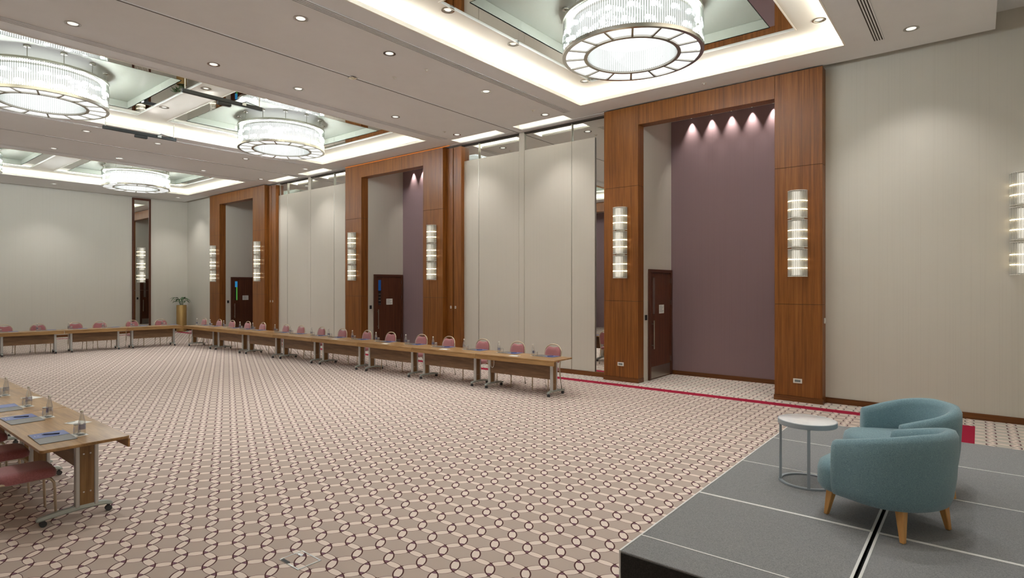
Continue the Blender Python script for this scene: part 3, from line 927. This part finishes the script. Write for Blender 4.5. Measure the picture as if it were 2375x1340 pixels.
# side table
T = thing('side_table', 'small round marble topped side table on the stage beside the armchairs', 'side table', (-1.20, 5.70, ZS), 0)
MB().lathe([(0.225, 0.553), (0.232, 0.556), (0.232, 0.5595), (0.228, 0.561)], 56).build('marble_top', 'marble', T, smooth=40)
MB().lathe([(0.236, 0.515), (0.240, 0.519), (0.240, 0.556), (0.233, 0.558)], 56, cap1=True).build('rim_band', 'tablegrey', T, smooth=40)
MB().ring(0.205, 0.232, 0.0, 0.012, 56).build('base_ring', 'tablegrey', T, smooth=30)
for a in (math.radians(201), math.radians(285)):
    c, s = math.cos(a), math.sin(a)
    P = [(0.218 * c + q * s + p * c, 0.218 * s - q * c + p * s) for p, q in ((-0.010, -0.012), (0.010, -0.012), (0.010, 0.012), (-0.010, 0.012))]
    MB().prism(P, 0.01, 0.517).build('leg', 'tablegrey', T)

# ------------------------------------------------------------------ tables
def make_table(L):
    T = empty('training_table')                 # users sit on the -y side, fascia on +y
    D = 0.70; h = L / 2
    MB().prism(rrect(-h + 0.003, h - 0.003, -D / 2, D / 2, 0.035), 0.712, 0.74).build('tabletop', 'table', T, bevel=0.004)
    MB().box(-h + 0.004, h - 0.004, D / 2 - 0.022, D / 2 - 0.003, 0.632, 0.711).build('fascia', 'table', T, bevel=0.002)
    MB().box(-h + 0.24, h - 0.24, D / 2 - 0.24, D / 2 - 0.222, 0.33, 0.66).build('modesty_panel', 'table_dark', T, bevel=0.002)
    for s in (-1, 1):
        x = s * (h - 0.205)
        P = MB()
        for yy in (-0.03, 0.12):
            P.box(x - 0.03, x + 0.03, yy - 0.017, yy + 0.017, 0.10, 0.700)
        leg = P.build('leg', 'alu', T, bevel=0.006)
        MB().box(x - 0.022, x + 0.022, -0.012, 0.102, 0.12, 0.69).build('infill_panel', 'table_v', leg)
        for yy in (0.018, 0.072):
            for z in (0.24, 0.60):
                a, b = sorted((x + s * 0.022, x + s * 0.026))
                MB().box(a, b, yy - 0.007, yy + 0.007, z - 0.007, z + 0.007).build('bolt', 'chrome', leg)
        f = MB()
        f.loft([[(x - 0.022 * k, y, z0), (x + 0.022 * k, y, z0), (x + 0.030 * k, y, z0 + 0.012), (x + 0.022 * k, y, z1), (x - 0.022 * k, y, z1), (x - 0.030 * k, y, z0 + 0.012)]
                for y, z0, z1, k in ((-0.335, 0.055, 0.075, 0.8), (-0.32, 0.055, 0.088, 1), (-0.15, 0.070, 0.112, 1), (0.0, 0.078, 0.120, 1), (0.12, 0.078, 0.120, 1), (0.21, 0.070, 0.105, 1), (0.245, 0.062, 0.090, 1), (0.255, 0.062, 0.080, 0.8))])
        ft = f.build('foot', 'foot', T, smooth=35)
        for yy in (-0.285, 0.225):
            c = MB()
            for dx in (-0.013, 0.013):
                c.loft([[(x + dx + q, yy + 0.027 * math.cos(2 * PI * j / 12), 0.027 + 0.027 * math.sin(2 * PI * j / 12)) for j in range(12)] for q in (-0.008, 0.008)])
            c.box(x - 0.008, x + 0.008, yy - 0.012, yy + 0.012, 0.03, 0.075)
            c.build('caster', 'caster', ft, smooth=40)
    MB().box(-h + 0.30, -h + 0.42, -0.20, -0.16, 0.60, 0.712).build('latch', 'black', T)
    return T
TG = 'folding training tables'
def table_label(row, k, n):
    return 'walnut training table, %s from the %s' % (ORD[k], row)
ang = math.atan(0.020)
FAR0 = (-6.39, 9.21)
def far_pt(s, d):
    """point on the far row: s metres left from its right end, d metres back from its front edge"""
    c, q = math.cos(ang), math.sin(ang)
    return (FAR0[0] - s * c - d * q, FAR0[1] - s * q + d * c)
tp = Proto(make_table(2.015))
for k in range(8):
    x, y = far_pt(2.015 * (k + 0.5), 0.35)
    tp.put((x, y, 0), PI + ang, table_label('right end of the portal wall row', k, 8), 'table', TG)
tn = Proto(make_table(2.09))
for k in range(3):
    tn.put((-6.43 - 2.095 * (k + 0.5), 1.712, 0), 0, table_label('open end of the near row', k, 3), 'table', TG)
te = Proto(make_table(1.715))
def end_pt(s, d):
    a = 0.09
    return (-22.70 - s * math.sin(a) - d * math.cos(a), 8.93 - s * math.cos(a) + d * math.sin(a))
for k in range(4):
    x, y = end_pt(1.72 * (k + 0.5), 0.35)
    te.put((x, y, 0), -PI / 2 - 0.09, table_label('corner in the end wall row', k, 4), 'table', TG)

# coiled cable hanging at the far-row table
x, y = far_pt(1.70, 0.26)
cb = []
for j in range(16):
    a = 2 * PI * j / 16
    cb.append((x + 0.05 * math.sin(a), y - 0.07, 0.56 + 0.115 * math.cos(a)))
tag(MB().tube(cb, 0.008, 6, closed=True).build('cable_loop', 'white_plastic', smooth=50), 'white cable hanging in a loop under the right end table of the wall row', 'cable')

# ------------------------------------------------------------------ banquet chairs
def make_chair():
    T = empty('banquet_chair')                  # faces +y
    def out(ins, sh=0):
        return rrect(-0.225 + ins, 0.225 - ins, -0.20 + ins, 0.235 - ins, 0.085 - ins * 0.3, 5)
    MB().loft([[(a, b, z) for a, b in out(i)] for z, i in ((0.385, 0.02), (0.397, 0.0), (0.436, -0.004), (0.462, 0.008), (0.478, 0.035), (0.484, 0.08))]).build('seat', 'seat', T, smooth=50)
    # crown shaped back pad
    def half(ins):
        P = [(0.0, 0.545 + ins), (0.13, 0.545 + ins), (0.178 - ins, 0.56), (0.198 - ins, 0.66), (0.202 - ins, 0.75), (0.188 - ins, 0.812 - ins * 0.5), (0.150 - ins * 0.7, 0.866 - ins), (0.112, 0.889 - ins), (0.07, 0.880 - ins), (0.0, 0.868 - ins)]
        return P + [(-a, b) for a, b in reversed(P[1:-1])]
    def yb(z): return -0.205 - 0.075 * (z - 0.45) / 0.48
    R = []
    for dy, ins in ((-0.026, 0.03), (-0.022, 0.008), (0.0, 0.0), (0.020, 0.006), (0.032, 0.03), (0.036, 0.07)):
        R.append([(a, yb(b) + dy, b) for a, b in half(ins)])
    MB().loft(R).build('backrest', 'seat', T, smooth=50)
    fr = []
    for a, z in ((0.205, 0.40), (0.205, 0.50), (0.212, 0.66), (0.212, 0.76), (0.195, 0.83), (0.155, 0.885), (0.09, 0.922), (0.03, 0.932)):
        fr.append((a, yb(z), z))
    fr = fr + [(-a, b, c) for a, b, c in reversed(fr)]
    MB().tube(fr, 0.0125, 8).build('back_frame', 'champagne', T, smooth=50)
    for s in (-1, 1):
        MB().tube([(s * 0.205, yb(0.42), 0.42), (s * 0.205, -0.225, 0.25), (s * 0.20, -0.285, 0.0)], [0.0125, 0.0125, 0.011], 8).build('leg', 'champagne', T, smooth=50)
        MB().tube([(s * 0.205, -0.20, 0.405), (s * 0.208, 0.0, 0.400), (s * 0.208, 0.13, 0.397), (s * 0.207, 0.18, 0.380), (s * 0.206, 0.205, 0.340), (s * 0.204, 0.212, 0.28), (s * 0.200, 0.222, 0.0)], [0.0125] * 6 + [0.011], 8).build('leg', 'champagne', T, smooth=50)
    MB().tube([(-0.205, 0.0, 0.398), (0.205, 0.0, 0.398)], 0.010, 8).build('crossbar', 'champagne', T)
    MB().tube([(-0.205, -0.2, 0.402), (0.205, -0.2, 0.402)], 0.010, 8).build('crossbar', 'champagne', T)
    return T
BC = Proto(make_chair())
CG = 'mauve banquet chairs'
for k, x in enumerate((-7.13, -8.09, -9.11, -10.23, -11.19, -12.39, -13.40, -14.52, -15.57, -16.66, -17.53, -18.96, -19.95, -21.05, -22.03, -23.22)):
    y = 10.01 + 0.020 * (x + 6.39)
    BC.put((x, y, 0), PI + ang + random.uniform(-0.05, 0.05), 'mauve banquet chair, %s from the right in the portal wall row' % ORD[k], 'chair', CG)
for k, y in enumerate((8.65, 7.735, 6.76, 6.06, 5.087, 4.221, 3.36)):
    x = -23.45 - 0.09 * (8.9 - y)
    BC.put((x - 0.14, y, 0), -PI / 2 + random.uniform(-0.06, 0.06), 'mauve banquet chair, %s from the planter corner in the end wall row' % ORD[k], 'chair', CG)
for k, x in enumerate((-7.02, -8.02, -9.02)):
    BC.put((x, 1.345, 0), random.uniform(-0.03, 0.03), 'mauve banquet chair, %s from the open end of the near row' % ORD[k], 'chair', CG)

# ------------------------------------------------------------------ place settings
ZT = 0.7405
def make_bottle():
    T = empty('water_bottle')
    MB().lathe([(0.027, 0.0), (0.031, 0.006), (0.031, 0.10), (0.029, 0.125), (0.021, 0.165), (0.0135, 0.20), (0.0125, 0.222)], 16).build('bottle_glass', 'glass', T, smooth=60)
    MB().lathe([(0.0150, 0.216), (0.0155, 0.219), (0.0155, 0.236), (0.0140, 0.239)], 12).build('cap', 'white_plastic', T, smooth=40)
    MB().ring(0.0312, 0.0318, 0.055, 0.105, 16, a0=0.0, a1=3.6).build('label', 'bottle_label', T, smooth=60)
    MB().lathe([(0.0285, 0.006), (0.0285, 0.006 + 0.001)], 16).build('thick_base', 'paper_print', T)
    return T
def make_glass():
    T = empty('drinking_glass')
    MB().lathe([(0.030, 0.0), (0.031, 0.003), (0.0285, 0.085), (0.028, 0.098), (0.027, 0.100)], 16).build('glass_wall', 'glass', T, smooth=60)
    MB().lathe([(0.0275, 0.088), (0.027, 0.097)], 16).build('glass_base', 'white_plastic', T, smooth=60)
    return T
def make_pad():
    T = empty('notepad_folder')                 # user at -y; blue pad page on the left, grey leaf on the right
    MB().box(-0.245, 0.245, -0.143, 0.143, 0.0, 0.005).build('folder', 'grey_card', T, bevel=0.0015)
    MB().box(-0.243, -0.010, -0.140, 0.140, 0.005, 0.0075).build('sheets', 'paper', T)
    bl = MB().box(-0.240, -0.012, -0.138, 0.138, 0.0075, 0.0090).build('cover', 'blue', T)
    m = MB()
    for a in range(4):
        q = a * PI / 4
        c, s = math.cos(q) * 0.016, math.sin(q) * 0.016
        m.add([(-0.125 + c, -0.085 + s, 0.0093), (-0.125 - s * 0.12, -0.085 + c * 0.12, 0.0093), (-0.125 - c, -0.085 - s, 0.0093), (-0.125 + s * 0.12, -0.085 - c * 0.12, 0.0093)], [(0, 1, 2, 3)])
    m.box(-0.150, -0.100, -0.112, -0.108, 0.0090, 0.0093)
    m.build('emblem', 'paper', bl)
    return T
BP, GP, PP = Proto(make_bottle()), Proto(make_glass()), Proto(make_pad())
cst = Proto(empty('paper_coaster'))
MB().box(-0.085, 0.085, -0.055, 0.055, 0.0, 0.0012).build('sheet', 'paper', cst.root)
MB().box(-0.05, 0.06, -0.02, 0.02, 0.0012, 0.0015).build('print', 'paper_print', cst.root)
crd = Proto(empty('table_card'))
MB().box(-0.105, 0.105, -0.075, 0.075, 0.0, 0.002).build('sheet', 'paper', crd.root)
MB().box(-0.095, -0.075, -0.05, 0.03, 0.002, 0.0024).build('print', 'paper_print', crd.root)
pen = Proto(empty('ballpoint_pen'))
MB().tube([(-0.07, 0, 0.005), (0.06, 0, 0.005)], 0.0045, 7).build('barrel', 'pen', pen.root, smooth=50)
MB().tube([(-0.085, 0, 0.0045), (-0.07, 0, 0.005)], [0.0012, 0.0042], 7).build('tip', 'nickel', pen.root)
MB().box(0.015, 0.062, -0.0015, 0.0015, 0.009, 0.011).build('clip', 'pen', pen.root)
def loc(rot, ox, oy, dx, dy):
    c, s = math.cos(rot), math.sin(rot)
    return (ox + dx * c - dy * s, oy + dx * s + dy * c)
def setting(bx, by, rot, pad, where, side, has_pen):
    """bx,by: bottle; pad: pad centre; rot: user's heading (user looks along local +y)"""
    cx, cy = loc(rot, bx, by, side * 0.030, -0.015)
    cst.put((cx, cy, ZT), rot + random.uniform(-0.06, 0.06), 'white coaster at %s' % where, 'coaster', 'paper coasters')
    BP.put((bx, by, ZT + 0.0016), random.random() * 6, 'clear water bottle at %s' % where, 'bottle', 'water bottles')
    gx, gy = loc(rot, bx, by, side * 0.075, -0.020)
    GP.put((gx, gy, ZT + 0.0016), 0, 'upturned glass at %s' % where, 'glass', 'drinking glasses')
    if pad:
        r = rot + random.uniform(-0.04, 0.04)
        PP.put((pad[0], pad[1], ZT), r, 'blue notepad folder at %s' % where, 'notepad', 'notepad folders')
        if has_pen:
            px, py = loc(rot, pad[0], pad[1], -0.10, 0.02)
            pen.put((px, py, ZT + 0.0092), rot + 1.0, 'dark blue pen at %s' % where, 'pen', 'pens')
BX = (-7.20, -8.11, -9.13, -10.13, -11.09, -12.23, -13.22, -14.30, -15.14, -16.25, -17.10, -18.44, -19.27, -20.39, -21.39, -22.42)
PX = (-6.93, -7.87, -8.85, -9.86, -10.84, -11.94, -12.98, -14.02, -14.92, -15.98, -16.81, -18.22, -19.00, -19.87, -21.24, -22.02)
for k in range(16):
    s = -(BX[k] - FAR0[0])
    x, y = far_pt(s, 0.44)
    x2, y2 = far_pt(-(PX[k] - FAR0[0]), 0.545)
    setting(x, y, PI + ang, (x2, y2), 'the %s place from the right of the portal wall row' % ORD[k], -1, True)
for k, (by, py) in enumerate(((8.43, 8.72), (7.466, 7.76), (6.64, 6.92), (5.707, 6.0), (4.896, 5.17), (3.95, 4.22))):
    xx = -22.70 - 0.09 * (8.93 - by)
    setting(xx - 0.40, by, -PI / 2 - 0.09, (xx - 0.53, py), 'the %s place from the corner of the end row' % ORD[k], -1, False)
NB = ((-6.825, 1.77, -6.93, 1.563), (-8.03, 1.785, -8.11, 1.563), (-8.935, 1.786, -9.00, 1.565), (-10.05, 1.773, -10.20, 1.565))
for k, (bx, by, px, py) in enumerate(NB):
    setting(bx, by, 0.0, (px, py), 'the %s place of the near table row' % ORD[k], -1, k < 2)
for k, (x, y, s) in enumerate(((-7.46, 1.90, 'white printed card on the nearest table, behind the bottle'), (-9.58, 1.94, 'white printed card on the second table of the near row'))):
    crd.put((x, y, ZT), 0.35, s, 'card', 'printed table cards')
for k, s in enumerate((1.10, 3.12, 5.16, 7.25)):
    x, y = far_pt(s, 0.19)
    crd.put((x, y, ZT), PI + 0.2, 'pale printed card on the portal wall row, %s from the right' % ORD[k], 'card', 'printed table cards')

# ------------------------------------------------------------------ planter in the corner
T = thing('planter', 'tall gold cylinder planter with a leafy plant in the far corner', 'planter', (-29.66, 11.64, 0), 0)
MB().lathe([(0.205, 0.0), (0.215, 0.01), (0.215, 1.25), (0.21, 1.26), (0.195, 1.26), (0.19, 1.20)], 32).build('pot', 'gold', T, smooth=40)
MB().cyl(0, 0, 0.19, 1.18, 1.205, 20).build('soil', 'soil', T)
for k in range(16):
    a = k * 2.399; L = 0.22 + 0.17 * ((k * 7) % 5) / 5; el = 0.35 + 0.9 * ((k * 3) % 7) / 7
    dirx, diry = math.cos(a), math.sin(a)
    stem_h = 0.20 + 0.22 * ((k * 5) % 6) / 6
    bx, by, bz = 0.05 * dirx, 0.05 * diry, 1.20
    tx, ty, tz = bx + 0.09 * dirx, by + 0.09 * diry, bz + stem_h
    st = MB().tube([(bx, by, bz), (bx + 0.03 * dirx, by + 0.03 * diry, bz + stem_h * 0.6), (tx, ty, tz)], 0.006, 5).build('stem', 'leaf', T)
    m = MB(); n = 6; rows = []
    for i in range(n + 1):
        f = i / n
        r = L * f * math.cos(el * (1 - 0.9 * f)); z = L * f * math.sin(el * (1 - 1.3 * f))
        wv = 0.065 * math.sin(PI * min(1, f * 0.92 + 0.08)) + 0.002
        c = Vector((tx + dirx * r, ty + diry * r, tz + z)); sv = Vector((-diry, dirx, 0)) * wv
        rows.append([c - sv + Vector((0, 0, wv * 0.3)), c + Vector((0, 0, -0.002)), c + sv + Vector((0, 0, wv * 0.3)), c + Vector((0, 0, 0.003))])
    m.loft(rows)
    m.build('leaf', 'leaf', st, smooth=60)
